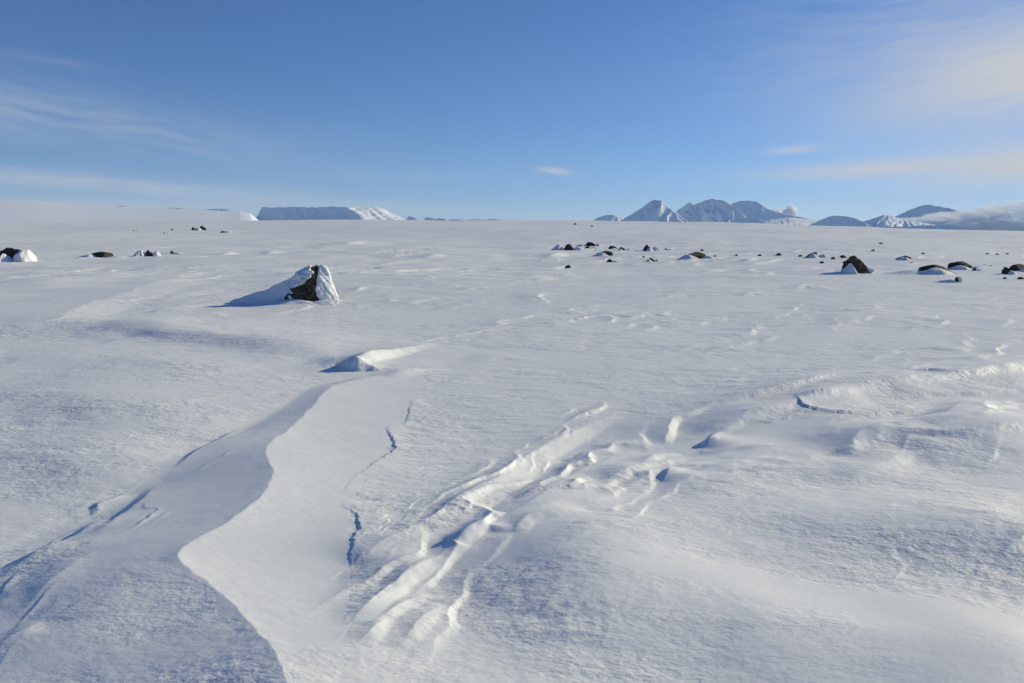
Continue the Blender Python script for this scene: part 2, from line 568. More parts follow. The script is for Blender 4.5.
def rock_material(name, tint=(.034, .029, .025), light=(.12, .098, .075), size=1.0, snow=.0):
    m, nt, out = new_mat(name)
    tc = N(nt, 'ShaderNodeTexCoord')
    co = tc.outputs['Object']
    p = N(nt, 'ShaderNodeBsdfPrincipled')
    p.inputs['Roughness'].default_value = .85
    p.inputs['Specular IOR Level'].default_value = .2
    c = ramp(nt, noise(nt, co, 5.0 / size, 8, .65), [(.35, tint), (.55, tuple(.6 * a + .4 * b for a, b in zip(tint, light))), (.72, light)])
    ge = N(nt, 'ShaderNodeNewGeometry')
    sx = N(nt, 'ShaderNodeSeparateXYZ')
    nt.links.new(ge.outputs['Normal'], sx.inputs[0])
    k = math_node(nt, 'ADD', math_node(nt, 'MULTIPLY', sx.outputs['Z'], .55), math_node(nt, 'MULTIPLY', noise(nt, co, 9.0 / size, 5, .6), 1.0))
    k = math_node(nt, 'MULTIPLY', math_node(nt, 'SUBTRACT', k, 1.18 - snow), 14.0, clamp=True)
    mx = N(nt, 'ShaderNodeMix', data_type='RGBA')
    nt.links.new(k, mx.inputs['Factor'])
    nt.links.new(c, mx.inputs[6])
    mx.inputs[7].default_value = (*SNOW, 1)
    nt.links.new(mx.outputs[2], p.inputs['Base Color'])
    b = N(nt, 'ShaderNodeBump')
    nt.links.new(noise(nt, co, 11.0 / size, 8, .7), b.inputs['Height'])
    b.inputs['Strength'].default_value = .9
    b.inputs['Distance'].default_value = .12 * size
    nt.links.new(b.outputs[0], p.inputs['Normal'])
    nt.links.new(p.outputs[0], out.inputs['Surface'])
    return m


def mountain_material(name, rock=.5, scale=.02):
    """snow with bare rock breaking through on the steepest faces"""
    m, nt, out = new_mat(name)
    tc = N(nt, 'ShaderNodeTexCoord')
    co = tc.outputs['Object']
    p = N(nt, 'ShaderNodeBsdfPrincipled')
    p.inputs['Roughness'].default_value = .7
    p.inputs['Specular IOR Level'].default_value = .1
    ge = N(nt, 'ShaderNodeNewGeometry')
    sx = N(nt, 'ShaderNodeSeparateXYZ')
    nt.links.new(ge.outputs['Normal'], sx.inputs[0])
    k = math_node(nt, 'ADD', math_node(nt, 'MULTIPLY', math_node(nt, 'SUBTRACT', 1.0, sx.outputs['Z']), .55),
                  noise(nt, co, scale, 6, .65))
    k = math_node(nt, 'MULTIPLY', math_node(nt, 'SUBTRACT', k, 1.12 - .3 * rock), 7.0, clamp=True)
    mx = N(nt, 'ShaderNodeMix', data_type='RGBA')
    nt.links.new(k, mx.inputs['Factor'])
    mx.inputs[6].default_value = (*SNOW, 1)
    mx.inputs[7].default_value = (.12, .11, .105, 1)
    nt.links.new(mx.outputs[2], p.inputs['Base Color'])
    nt.links.new(p.outputs[0], out.inputs['Surface'])
    return m


M_GROUND = snow_material('ground_snow', True)
M_SNOW = snow_material('drift_snow')
M_SNOW_CRUST = snow_material('crusted_snow', size=.35)
M_ROCK = rock_material('dark_basalt', size=.5, snow=-.06)
M_ROCK_BROWN = rock_material('brown_basalt', (.022, .017, .013), (.28, .22, .14), size=.28, snow=.09)
M_ROCK_SNOWY = rock_material('snow_dusted_basalt', size=.5, snow=.06)
M_MOUNT = mountain_material('mountain_snow', .35)
M_MESA = mountain_material('table_mountain_snow', .15, .03)
M_HILL = mountain_material('hill_snow', .2, .03)


# ------------------------------------------------------------------ mesh helpers
def mesh_obj(name, verts, faces, mat, parent=None, smooth=True):
    me = bpy.data.meshes.new(name)
    v = np.asarray(verts, np.float32)
    f = np.asarray(faces, np.int32)
    k = f.shape[1]
    me.vertices.add(len(v)); me.vertices.foreach_set('co', v.ravel())
    me.loops.add(f.size); me.loops.foreach_set('vertex_index', f.ravel())
    me.polygons.add(len(f))
    me.polygons.foreach_set('loop_start', np.arange(0, f.size, k, dtype=np.int32))
    me.polygons.foreach_set('loop_total', np.full(len(f), k, np.int32))
    if smooth:
        me.polygons.foreach_set('use_smooth', np.ones(len(f), bool))
    me.update(calc_edges=True)
    me.validate()
    me.materials.append(mat)
    o = bpy.data.objects.new(name, me)
    col.objects.link(o)
    if parent is not None:
        o.parent = parent
    return o


def tag(o, label, cat, group=None, kind=None):
    o['label'] = label
    o['category'] = cat
    if group:
        o['group'] = group
    if kind:
        o['kind'] = kind
    return o


def grid_faces(nr, nc, wrap=False):
    i = np.arange(nr - 1)[:, None]
    j = np.arange(nc if wrap else nc - 1)[None, :]
    jn = (j + 1) % nc
    a = i * nc + j; b = i * nc + jn; c = (i + 1) * nc + jn; d = (i + 1) * nc + j
    return np.stack([a, b, c, d], -1).reshape(-1, 4)


# ------------------------------------------------------------------ ground
def build_ground():
    rs = [.25]
    while rs[-1] < 3950:
        r = rs[-1]
        if r < 1.6:
            k = .12
        elif r < 300:
            k = min(r / 1500.0, .0052)
            if r < 2.4:
                k = max(k, .003)
        else:
            k = .02
        rs.append(r * (1 + k))
    rs = np.array(rs)
    half = math.radians(38)
    dense = np.arange(-half, half, 1 / 800.0)
    e1, e2 = math.radians(54), math.radians(78)
    s1, s2 = np.arange(half, e1, 1 / 420.0), np.arange(e1, e2, 1 / 150.0)
    rest = np.linspace(e2, 2 * math.pi - e2, 90)
    th = np.concatenate([dense, s1, s2, rest, (2 * math.pi - s2[::-1])[1:], (2 * math.pi - s1[::-1])[:-1]])
    dth = np.abs(np.gradient(th))
    R, T = np.meshgrid(rs, th, indexing='ij')
    x, y = (R * np.sin(T)).ravel(), (R * np.cos(T)).ravel()
    dr = np.gradient(rs)
    sp = np.maximum(dr[:, None] * .8, R * np.minimum(dth[None, :], .02)).ravel()
    z, rough = ground_height(x, y, sp, True)
    faces = grid_faces(len(rs), len(th), True)[:, ::-1]
    n = len(x)
    verts = np.column_stack([x, y, z])
    c = np.array([[0, 0, z[:len(th)].mean()]])
    o = mesh_obj('snow_ground', verts, faces, M_GROUND)
    a = o.data.attributes.new('rough', 'FLOAT', 'POINT')
    a.data.foreach_set('value', rough.astype(np.float32))
    tag(o, 'wind carved snowfield with drifts, cracked crust and ripples reaching the horizon', 'snow', kind='structure')
    print('ground', len(rs), len(th), n)


# ------------------------------------------------------------------ far mountains
def far_pt(px, py, dist):
    d = ray(px, py)
    t = dist / d[1]
    return d[0] * t, dist, EYE + d[2] * t


def mountain(name, label, prof, dist, skew=.6, front=1.25, back=1.6, rough=.1, mat=None, seed=1, base=246, cat='mountain', res=1.0, rug=1.0):
    prof = [(prof[0][0] - 5, base)] + list(prof) + [(prof[-1][0] + 5, base)]
    P = np.array([far_pt(px, py, dist) for px, py in prof])
    zb = far_pt(prof[0][0], base, dist)[2]
    x0, x1 = P[0, 0], P[-1, 0]
    hmax = P[:, 2].max() - zb
    step = dist / F * .7 * res
    xs = np.arange(x0 - hmax * 1.2, x1 + hmax * 1.2, step)
    ds = np.arange(-hmax * front * 1.15, hmax * back * 1.15, step * 1.2)
    X, D = np.meshgrid(xs, ds, indexing='xy')
    s = hmax
    wx = .10 * s * perlin(X / s * 1.6, D / s * 1.6, seed) + .05 * s * perlin(X / s * 4, D / s * 4, seed + 1)
    ridge_d = wx * 0 + .12 * s * perlin(X / s * .9, 0 * X + 3.3, seed + 2)
    p = np.interp(X, P[:, 0], P[:, 2] - zb, left=0, right=0)
    # away from the crest the outline is carried on smoothed, so spurs run down
    q = np.interp(X + wx * np.clip(np.abs(D) / s * 2, 0, 1), P[:, 0], P[:, 2] - zb, left=0, right=0)
    dd = D - ridge_d * np.clip(np.abs(D) / s * 3, 0, 1)
    wf = np.maximum(q * front, 1e-3); wb = np.maximum(q * back, 1e-3)
    t = np.where(dd < 0, -dd / wf, dd / wb)
    z = q * np.clip(1 - t, 0, 1) ** 1.15
    gul = 1 - np.abs(perlin(X / s * 4.5 + .8 * perlin(X / s * 2, D / s * 2, seed + 5), D / s * 1.5, seed + 3)) * 2
    fine = perlin(X / s * 9, D / s * 7, seed + 4)
    env = np.clip(t * 2.2, 0, 1) * np.clip(z / s, 0, 1)
    z = z + s * rough * rug * (gul - .5) * env + s * rough * .35 * fine * np.clip(z / s * 2, 0, 1) * np.clip(.12 + t, 0, 1)
    Yw = dist + D - skew * (X - X.mean())
    Xw = X
    # keep the outline where it is when the ridge runs obliquely
    sc = Yw / dist
    Xo = Xw * (1 + (sc - 1) * 1.0) if skew else Xw
    Zo = zb + z * np.where(skew != 0, 1 + (sc - 1), 1.0)
    verts = np.column_stack([Xo.ravel(), Yw.ravel(), Zo.ravel()])
    keep = grid_faces(X.shape[0], X.shape[1])
    f = keep[(z.ravel()[keep] > .002 * s).any(1)]
    used, inv = np.unique(f, return_inverse=True)
    o = mesh_obj(name, verts[used], inv.reshape(f.shape), mat or M_MOUNT)
    return tag(o, label, cat, kind='structure')


def table_mountain():
    dist = 3000.0
    m = dist / F
    y_near, y_far = 2920.0, 3120.0
    A = far_pt(256, 219, y_far); B = far_pt(372, 219, y_near); C = far_pt(414, 219, y_near + 150); D = far_pt(414, 219, 3700); E = far_pt(262, 219, 3700)
    pts = [(A[0], A[1]), (B[0], B[1]), (C[0], C[1]), (D[0], D[1]), (E[0], E[1])]
    width = [48, 150, 150, 150, 26]
    htop = far_pt(300, 207, dist)[2]
    zb = far_pt(300, 226, dist)[2]
    xs = np.arange(A[0] - 60, C[0] + 120, 3.0); ys = np.arange(2830, 3720, 4.0)
    X, Y = np.meshgrid(xs, ys, indexing='xy')
    nx = perlin(X / 45, Y / 45, 81) * 9 + perlin(X / 18, Y / 18, 82) * 5
    z = np.full(X.shape, 9.0)
    n = len(pts)
    for i in range(n):
        a, b = pts[i], pts[(i + 1) % n]
        ex, ey = b[0] - a[0], b[1] - a[1]
        L = math.hypot(ex, ey)
        d = (ex * (Y - a[1]) - ey * (X - a[0])) / L
        d = d + nx + (perlin((X * ex + Y * ey) / L / 30, Y * 0 + i, 83) * 8)
        z = np.minimum(z, d / width[i])
    z = np.clip(z, 0, 1)
    top = (htop - zb) * (1 + .03 * perlin(X / 120, Y / 120, 84) + .05 * perlin(X / 38, Y / 60, 86) - .06 * sstep(B[0] - 50, C[0], X))
    Z = zb + top * z + perlin(X / 25, Y / 25, 85) * 1.2 * (z > 0) * (1 - z * .6)
    keep = grid_faces(*X.shape)
    f = keep[(z.ravel()[keep] > 0).any(1)]
    used, inv = np.unique(f, return_inverse=True)
    verts = np.column_stack([X.ravel(), Y.ravel(), Z.ravel()])
    o = mesh_obj('table_mountain', verts[used], inv.reshape(f.shape), M_MESA)
    tag(o, 'long flat topped table mountain with blue shaded face and white right end', 'mountain', kind='structure')


def build_far():
    table_mountain()
    mountain('mountain', 'small low white peak left of the dark cone on the horizon',
             [(588, 223), (598, 217.5), (606, 215), (612, 214.5), (618, 216), (630, 222), (640, 226)], 3700, seed=3, rough=.30, skew=-.1)
    mountain('mountain', 'pointed cone shaped mountain with snowy sunlit right flank',
             [(612, 228), (620, 222), (637, 211.5), (645, 205.5), (651, 201), (656, 199.5), (661, 200), (665, 203.5), (669, 207), (679, 214), (690, 222), (696, 228)],
             2900, seed=11, skew=.75, rough=.26)
    mountain('mountain', 'tallest jagged blue mountain with a left shoulder and bright ridge streaks',
             [(660, 230), (668, 222), (678, 211), (686, 205), (690.5, 203), (694, 205.5), (700, 202.5), (707, 200), (713, 198.8), (717, 200), (723, 200), (730, 203.5), (736, 208), (744, 214), (752, 221), (762, 230)],
             3050, seed=21, skew=.7, rough=.34)
    mountain('mountain', 'flat topped shaded mountain behind the tallest jagged one',
             [(712, 228), (724, 214), (732, 204.5), (740, 201.8), (749, 201.3), (757, 202), (761, 204.5), (770, 210), (785, 214), (805, 217), (830, 224), (840, 230)],
             3900, seed=31, skew=.6, rough=.16)
    mountain('hill', 'low rounded blue hill in front of the flat topped mountain',
             [(722, 236), (734, 225), (742, 219.5), (750, 217.5), (758, 218.5), (766, 222), (780, 232), (786, 236)], 2300, seed=41, rough=.06, cat='hill', mat=M_HILL)
    mountain('hill', 'broad pale snow slope below the little cumulus clouds',
             [(720, 236), (745, 226), (770, 219), (790, 217), (808, 219), (830, 221.5), (850, 226), (880, 236)], 3300, seed=51, rough=.10, cat='hill', mat=M_HILL, skew=-.5, front=5.0)
    mountain('hill', 'dark blue rounded hill right of the little cumulus clouds',
             [(792, 236), (806, 228), (818, 221.5), (828, 217), (836, 215.5), (846, 216), (856, 218), (866, 222), (876, 229), (886, 236)], 2500, seed=61, rough=.18, cat='hill', mat=M_HILL, skew=.8)
    mountain('hill', 'low snow ridge with a white knob beside the dark blue hill',
             [(846, 236), (860, 222), (872, 218.5), (884, 214.5), (892, 215.5), (902, 219), (925, 223), (950, 228), (970, 240)], 3500, seed=71, rough=.25, cat='hill', mat=M_HILL, skew=-.2, front=2.2)
    mountain('mountain', 'broad distant peak rising out of the cloud bank on the right',
             [(870, 232), (890, 220), (905, 212.5), (916, 208), (924, 205.5), (930, 205), (938, 206.3), (948, 208), (960, 211), (975, 214), (1000, 219), (1040, 226), (1060, 232)],
             5200, seed=81, rough=.30, skew=.35)
    mountain('hill', 'long low blue foothill under the cloud bank at the right',
             [(850, 240), (880, 229), (905, 228), (925, 226.5), (950, 225.5), (962, 227), (985, 229), (1005, 232), (1040, 236), (1080, 246)],
             1900, seed=91, rough=.35, cat='hill', mat=M_HILL, base=256)
    mountain('hill', 'small dark hill at the far right edge under the cloud bank',
             [(985, 246), (1000, 235.5), (1012, 232.5), (1030, 232), (1060, 233), (1090, 246)], 1500, seed=101, rough=.06, cat='hill', mat=M_HILL, base=258)
    for k, (prof, lab) in enumerate([
            ([(404, 222), (409, 216), (414, 217), (419, 219), (424, 223)], 'tiny rocky knoll at the right foot of the table mountain'),
            ([(420, 223), (426, 217.3), (431, 217.5), (436, 219), (440, 218), (446, 219), (452, 223)], 'small double topped distant hill beyond the right end of the table mountain'),
            ([(440, 224), (450, 219.2), (458, 219), (466, 220), (476, 218.8), (484, 219.5), (494, 218.6), (502, 219.3), (512, 224)], 'long very low distant hill on the horizon near the middle')]):
        mountain('hill', lab, prof, 3100 + 200 * k, seed=120 + k, rough=.15, cat='hill', mat=M_HILL, skew=.3, base=228)
    mountain('hill', 'low shaded snow rise on the horizon left of the table mountain',
             [(102, 211), (112, 206.2), (122, 205.4), (130, 206.4), (142, 208.5), (160, 209), (172, 207.4), (182, 207.8), (198, 210), (216, 208.4), (228, 208.6), (244, 212)], 3500, seed=140, rough=.25, cat='hill', mat=M_HILL, skew=.1, front=2.2, base=222)


# ------------------------------------------------------------------ rocks
def ico(sub):
    import bmesh
    bm = bmesh.new()
    bmesh.ops.create_icosphere(bm, subdivisions=sub, radius=1.0)
    v = np.array([x.co[:] for x in bm.verts])
    f = np.array([[q.index for q in p.verts] for p in bm.faces])
    bm.free()
    return v, f


ICO4, ICO5 = ico(4), ico(5)


def noise3(v, s, seed):
    return (perlin(v[:, 0] * s + v[:, 2] * s * .71, v[:, 1] * s, seed) + perlin(v[:, 1] * s + v[:, 0] * .37 * s, v[:, 2] * s, seed + 1)
            + perlin(v[:, 2] * s, v[:, 0] * s + v[:, 1] * .53 * s, seed + 2)) * .6


def rock_verts(w, d, h, seed, sub=4, facets=9, rough=.10, lean=0.0, arch=0.0, peak=None):
    v, f = (ICO4 if sub == 4 else ICO5)
    v = v.copy()
    rs = np.random.RandomState(seed)
    for i in range(facets):
        n = rs.normal(size=3); n[2] = n[2] * .7 + .1; n /= np.linalg.norm(n)
        o = rs.uniform(.45, .8)
        q = v @ n
        m = q > o
        v[m] -= np.outer((q[m] - o) * .92, n)
    v = v * (1 + rough * noise3(v, 1.7, seed)[:, None] + rough * .5 * noise3(v, 4.5, seed + 7)[:, None] + rough * .25 * noise3(v, 10., seed + 9)[:, None])
    v[:, 0] /= np.abs(v[:, 0]).max(); v[:, 1] /= np.abs(v[:, 1]).max()
    v[:, 2] /= v[:, 2].max()
    v[:, 2] = np.where(v[:, 2] < 0, v[:, 2] * .45, v[:, 2])
    if peak is not None:      # push the top towards one side
        v[:, 0] = v[:, 0] * (1 - .55 * np.clip(v[:, 2], 0, 1)) + peak * np.clip(v[:, 2], 0, 1)
    v[:, 0] += lean * v[:, 2]
    v = v * np.array([w / 2, d / 2, h])
    return v, f


def mound_verts(w, d, h, seed, rough=.1, slant=0.0, top=0.0):
    """a bell shaped heap of snow running out flat at its rim"""
    nr, na = 14, 40
    rr, aa = np.meshgrid(np.linspace(0.02, 1, nr), np.linspace(0, 2 * np.pi, na, endpoint=False), indexing='ij')
    cx, cy = rr * np.cos(aa), rr * np.sin(aa)
    wob = 1 + .25 * perlin(np.cos(aa) * 1.4 + seed, np.sin(aa) * 1.4, seed)
    z = (1 - np.clip(rr, 0, 1) ** 2) ** 2
    z = z * (1 + rough * 1.5 * perlin(cx * 2 + seed, cy * 2, seed + 1) + rough * .6 * perlin(cx * 6, cy * 6, seed + 2)) - .06 * rr
    sx = np.where(cx < 0, 1 + slant, 1 - slant * .3)
    v = np.stack([cx * wob * w / 2 * sx + top * z * w, cy * wob * d / 2, z * h], -1).reshape(-1, 3)
    f = grid_faces(nr, na, True)[:, ::-1]
    return v, f


def rock_thing(label, x0, y0, x1, y1, kind='block', snow=(), seed=1, group='dark rocks poking out of the snowfield', cat='rock',
               name='snow_rock', mat=None, depth=.8, **kw):
    """a rock whose visible outline in the photograph is the box x0..x1, y0..y1"""
    cx = (x0 + x1) / 2
    x, y = place(cx, y1)
    dist = y
    m = (y * CP + EYE * SP) / F
    w, h = (x1 - x0) * m, (y1 - y0) * m
    d = max(w * depth, h * .8)
    gz = height_at(x, y + d * .3)
    root = bpy.data.objects.new(name, None)
    col.objects.link(root)
    root.empty_display_size = .2
    root.location = (x, y + d * .35, gz)
    tag(root, label, cat, group)
    hz = h * .95 + .01
    if kind == 'block' and w > .12:
        rs = np.random.RandomState(seed)
        pk = kw.get('peak', rs.uniform(-.25, .25))
        pts = [(pk * w * .8, 0, hz), (pk * w * .8 + rs.uniform(-.12, .12) * w, rs.uniform(-.2, .2) * d, hz * rs.uniform(.82, .97))]
        for a_ in np.linspace(0, 2 * np.pi, 9)[:-1] + rs.uniform(0, .6):
            q = rs.uniform(.8, 1.0)
            pts.append((math.cos(a_) * w * .5 * q, math.sin(a_) * d * .5 * q, -.25 * h))
            q = rs.uniform(.55, .95)
            pts.append((math.cos(a_ + .3) * w * .46 * q + pk * w * .25, math.sin(a_ + .3) * d * .46 * q, hz * rs.uniform(.25, .7)))
        v, f = hull(pts, 4, seed, .05 * min(w, h * 1.5), 0, .9)
    elif kind == 'arch':
        v, f = rock_verts(w, d, hz, seed, facets=11, rough=.10, **kw)
    else:
        v, f = rock_verts(w, d, hz, seed, facets=15, rough=.10, **kw)
    mesh_obj('rock', v, f, mat or M_ROCK, root, smooth=False if kind != 'arch' else True)
    # snow: tuples of (centre x, centre depth, width, depth, height, slant) as fractions of the rock's own w and h
    for k, s in enumerate(snow):
        sx, sd, sw, sdp, sh = s[:5]
        sl = s[5] if len(s) > 5 else 0.0
        tp = s[6] if len(s) > 6 else 0.0
        if len(s) > 7:
            v, f = ICO4
            v = v * (1 + .20 * noise3(v, 1.5, seed + k)[:, None] + .09 * noise3(v, 4.5, seed + k + 4)[:, None]) * np.array([sw * w / 2, sdp * d / 2, sh * h])
            mesh_obj('snow_drift', v + np.array([sx * w, sd * d, 0]), f, M_SNOW, root)
            continue
        v, f = mound_verts(sw * w * 1.35, max(sdp * d * 1.7, sh * h * 3.2), sh * h * .95, seed * 3 + k, slant=sl, top=tp)
        v = v + np.array([sx * w, sd * d - .1 * sh * h, -.005 * h])
        mesh_obj('snow_drift', v, f, M_SNOW, root)
    return root


LEE = (-.75, -.1, 1.5, 1.1, .5, .35)       # the drift left of a rock, away from the sun
SUNNY = (.5, -.05, .8, .9, .6, -.2)        # snow plastered on its right
FRONT = (-.1, -.5, .75, .7, .68, .0)       # snow in front of its middle
TAIL = (.7, -.1, 1.4, .8, .25, -.3)


def build_rocks():
    G = 'dark rocks poking out of the snowfield'
    # left
    rock_thing('largest dark rock at the left edge with a bright snow lump on its right', -14, 247.5, 26, 262.5, seed=5, depth=.9,
               snow=[(.42, -.22, .46, .6, .84, 0, 0, 1), (.04, -.45, .34, .4, .62), (-.7, 0, 1, 1, .4)])
    rock_thing('low dark slab with a shaded drift on its left, right of the edge rock', 86, 252, 110, 258, kind='arch', seed=8,
               snow=[(-.35, -.25, .9, .8, .62, .3), (.7, 0, .9, .9, .35)])
    rock_thing('small dark block between two white snow patches, third rock from the left', 143, 250, 154, 256.5, seed=12,
               snow=[(-.75, -.1, 1.1, .9, .95, .3), (.62, 0, .62, .8, .8, 0, 0, 1)])
    rock_thing('tiny dark stone right of the small block on the left', 169.5, 250.5, 174, 253.5, seed=14, snow=[(1.2, 0, 2.2, 1.5, .5)])
    rock_thing('lone brown stone high on the far left plain', 55, 223.2, 60, 225.2, seed=15, snow=[(1.0, 0, 1.3, 1, .6)])
    rock_thing('dark jagged far rock, largest of the far left cluster', 197, 225.5, 206.5, 230, seed=16, snow=[(-.2, -.5, .5, .4, .5)])
    rock_thing('small dark stone left of the jagged far rock', 191, 227, 195, 230, seed=17, snow=[(.8, 0, 1, 1, .8)])
    rock_thing('pale snow capped stone right of the jagged far rock', 219, 228.6, 224.5, 230.8, seed=18, snow=[(.9, 0, 1.6, 1, 1.1)])
    rock_thing('tiny dark stone far off near the left foot of the table mountain', 235, 220.6, 239, 222.2, seed=19)
    rock_thing('snowy grey stone left of the far left cluster', 130, 227.5, 135, 229.3, seed=20, snow=[(.9, 0, 1.9, 1, 1.05)])
    rock_thing('tiny stone below the gap in the far left cluster', 162, 232.8, 166, 234.6, seed=22, snow=[(1, 0, 1.3, 1, .9)])
    rock_thing('faint grey stone between snowy bumps of the far left cluster', 170, 226.6, 173.5, 228, seed=23)
    # middle group
    rock_thing('round dark rock with a white drift on its left, left end of the middle group', 562.5, 241, 575, 248, seed=30, lean=.05,
               snow=[(-.75, .1, .9, .8, .85, .35), (.75, 0, 1, .8, .5)])
    rock_thing('two layered dark rock behind the middle group', 583, 240.2, 597, 244.4, kind='arch', seed=31, snow=[(-.55, -.3, .8, .7, .5), (.6, -.2, .6, .7, .7)])
    rock_thing('thin dark rock in front of the two layered one', 584.5, 243.6, 592, 246.4, kind='arch', seed=32, snow=[(.8, 0, 1.2, .8, .7)])
    rock_thing('low dark rock at the back right of the middle group', 606, 242.6, 618, 246.2, kind='arch', seed=33, snow=[(.1, -.5, .6, .5, .45)])
    rock_thing('dark knobbly rock touching the back right rock of the middle group', 618.5, 244.6, 627.5, 248.8, seed=34, snow=[(-.3, -.4, .5, .5, .6), (.7, 0, .9, .8, .5)])
    rock_thing('long thin curved slab in the middle of the group', 597, 248.4, 614, 253, kind='arch', seed=35, snow=[(-.22, -.5, .8, .7, .74, .2)])
    rock_thing('pointed dark rock with a snow wedge across its face', 641.5, 242.8, 654, 249.2, seed=36, peak=-.05, snow=[(.12, -.55, .5, .4, .6), (.65, 0, .9, .8, .6)])
    rock_thing('small round dark stone nearest the viewer below the middle group', 563.5, 261.3, 572, 265.2, seed=37, snow=[(.7, 0, .9, .8, .3)])
    rock_thing('small dark triangular stone below the long thin slab', 606, 257, 613.5, 260.2, seed=38, peak=0., snow=[(.8, 0, 1, .8, .5)])
    rock_thing('low dark stone with snow in front, below the pointed rock', 647, 256.2, 656, 260, kind='arch', seed=39, snow=[(-.35, -.5, .7, .6, .7), (.7, -.1, .8, .8, .55)])
    rock_thing('tiny stone left above the low stone below the pointed rock', 642, 254.6, 645.5, 256.6, seed=40)
    rock_thing('wide arched dark rock over a snow hollow, right end of the middle group', 679, 250.8, 708, 258.4, kind='arch', seed=41,
               snow=[(-.2, -.46, .7, .6, .7, .1), (.55, -.1, .5, .9, .55)])
    rock_thing('tiny dark stone behind the wide arched rock', 699.5, 248.6, 705.5, 250.6, seed=42)
    rock_thing('tiny stone between the pointed rock and the wide arched rock', 664.5, 246.4, 668.5, 248.6, seed=43, snow=[(1, 0, 1.2, 1, .7)])
    rock_thing('tiny stone just right of the wide arched rock', 713, 253.6, 718, 255, seed=44)
    rock_thing('tiny stone second right of the wide arched rock', 735, 252.4, 738.5, 254, seed=45)
    rock_thing('flat stone halfway from the wide arched rock to the small humped one', 757, 253.2, 763, 254.8, seed=46)
    rock_thing('faint far stone left behind the middle group', 573.5, 226, 577, 227.8, seed=47)
    rock_thing('faint far stone behind the long thin slab', 590.5, 227.2, 594, 228.6, seed=48)
    # right
    rock_thing('small dark humped stone left of the arched rock on the right', 776, 252.6, 783.5, 255.2, seed=50)
    rock_thing('arched dark rock with snow filling its front, left of the sharp leaning rock', 806.5, 253, 821.5, 258.6, kind='arch', seed=51, snow=[(-.14, -.5, .72, .6, .78), (.7, 0, .8, .8, .5)])
    rock_thing('low grey stone left of the arched rock on the right', 798, 255.8, 803, 257.4, seed=52)
    rock_thing('tiny dark stone just under the arched rock on the right', 819.5, 260.4, 824.5, 262.6, seed=53)
    rock_thing('small dark stone between the arched rock and the sharp leaning rock', 831, 257.8, 836.5, 260, seed=54)
    rock_thing('thin dark stone behind the sharp leaning rock', 840.5, 256.4, 848.5, 259, kind='arch', seed=55)
    leaning_rock()
    rock_thing('thin dark arc of rock between the leaning rock and the two slabs', 898, 257.8, 912, 261.4, kind='arch', seed=60, snow=[(-.15, -.5, .9, .8, .75)])
    rock_thing('tiny stone under the thin dark arc', 909.5, 263.6, 914, 265.4, seed=61)
    rock_thing('long bent slab over blue shaded snow, front one of the two slabs', 921, 267, 961.5, 276.2, kind='arch', seed=62, depth=.5,
               snow=[(-.16, -.46, .86, .7, .72, .15), (-.6, -.1, .9, .9, .4, .3)])
    rock_thing('broad curved slab behind the long bent one', 946, 263.6, 975, 271.5, kind='arch', seed=63, depth=.6, snow=[(-.12, -.52, .8, .5, .55), (.6, 0, .7, .9, .4)])
    rock_thing('small knob of rock at the right tip of the broad curved slab', 972, 270, 978.5, 273.2, seed=64, snow=[(.9, 0, 1.2, 1, .5)])
    rock_thing('small stub of rock with a white snow cap below the two slabs', 955, 277.6, 960.5, 283.4, seed=65,
               snow=[(.5, .1, 1.0, 1.0, .95, 0, 0, 1), (-1.4, 0, 3.4, 1.4, .5, .4)])
    rock_thing('forked dark rock cut by the right edge of the photograph', 1008, 265.4, 1036, 273.5, kind='arch', seed=66, depth=.6, snow=[(.15, -.46, .7, .6, .62)])
    rock_thing('slanted dark rock at the left end of the forked rock', 1002.5, 268, 1013, 275.6, seed=67, peak=-.35, snow=[(.35, -.3, .8, .6, .55)])
    rock_thing('small flat stone at the right edge below the forked rock', 1018.5, 279, 1027, 281, seed=68)
    rock_thing('tiny stone left below the forked rock', 1003.5, 278.8, 1007, 280.4, seed=69)
    rock_thing('tiny stone left of the forked rock, the farther one from it', 982, 266.6, 986, 268.2, seed=70)
    rock_thing('tiny stone left of the forked rock, the nearer one to it', 989, 267.8, 994.5, 269.4, seed=71)
    rock_thing('tiny far stone above the sharp leaning rock, right of it', 879, 243, 885, 244.8, seed=72)
    rock_thing('tiny far stone directly above the sharp leaning rock', 871, 250.4, 876, 251.8, seed=73)
    rock_thing('tiny far stone at the left of a sparse row near the right edge', 986, 251.8, 990, 253, seed=75)
    rock_thing('tiny far stone in the middle of a sparse row near the right edge', 996, 252.2, 1000, 253.4, seed=76)
    rock_thing('tiny far stone at the right of a sparse row near the right edge', 1006, 251.8, 1010, 253, seed=77)
    rock_thing('tiny far stone above the two slabs', 922, 252.6, 926, 253.8, seed=78)


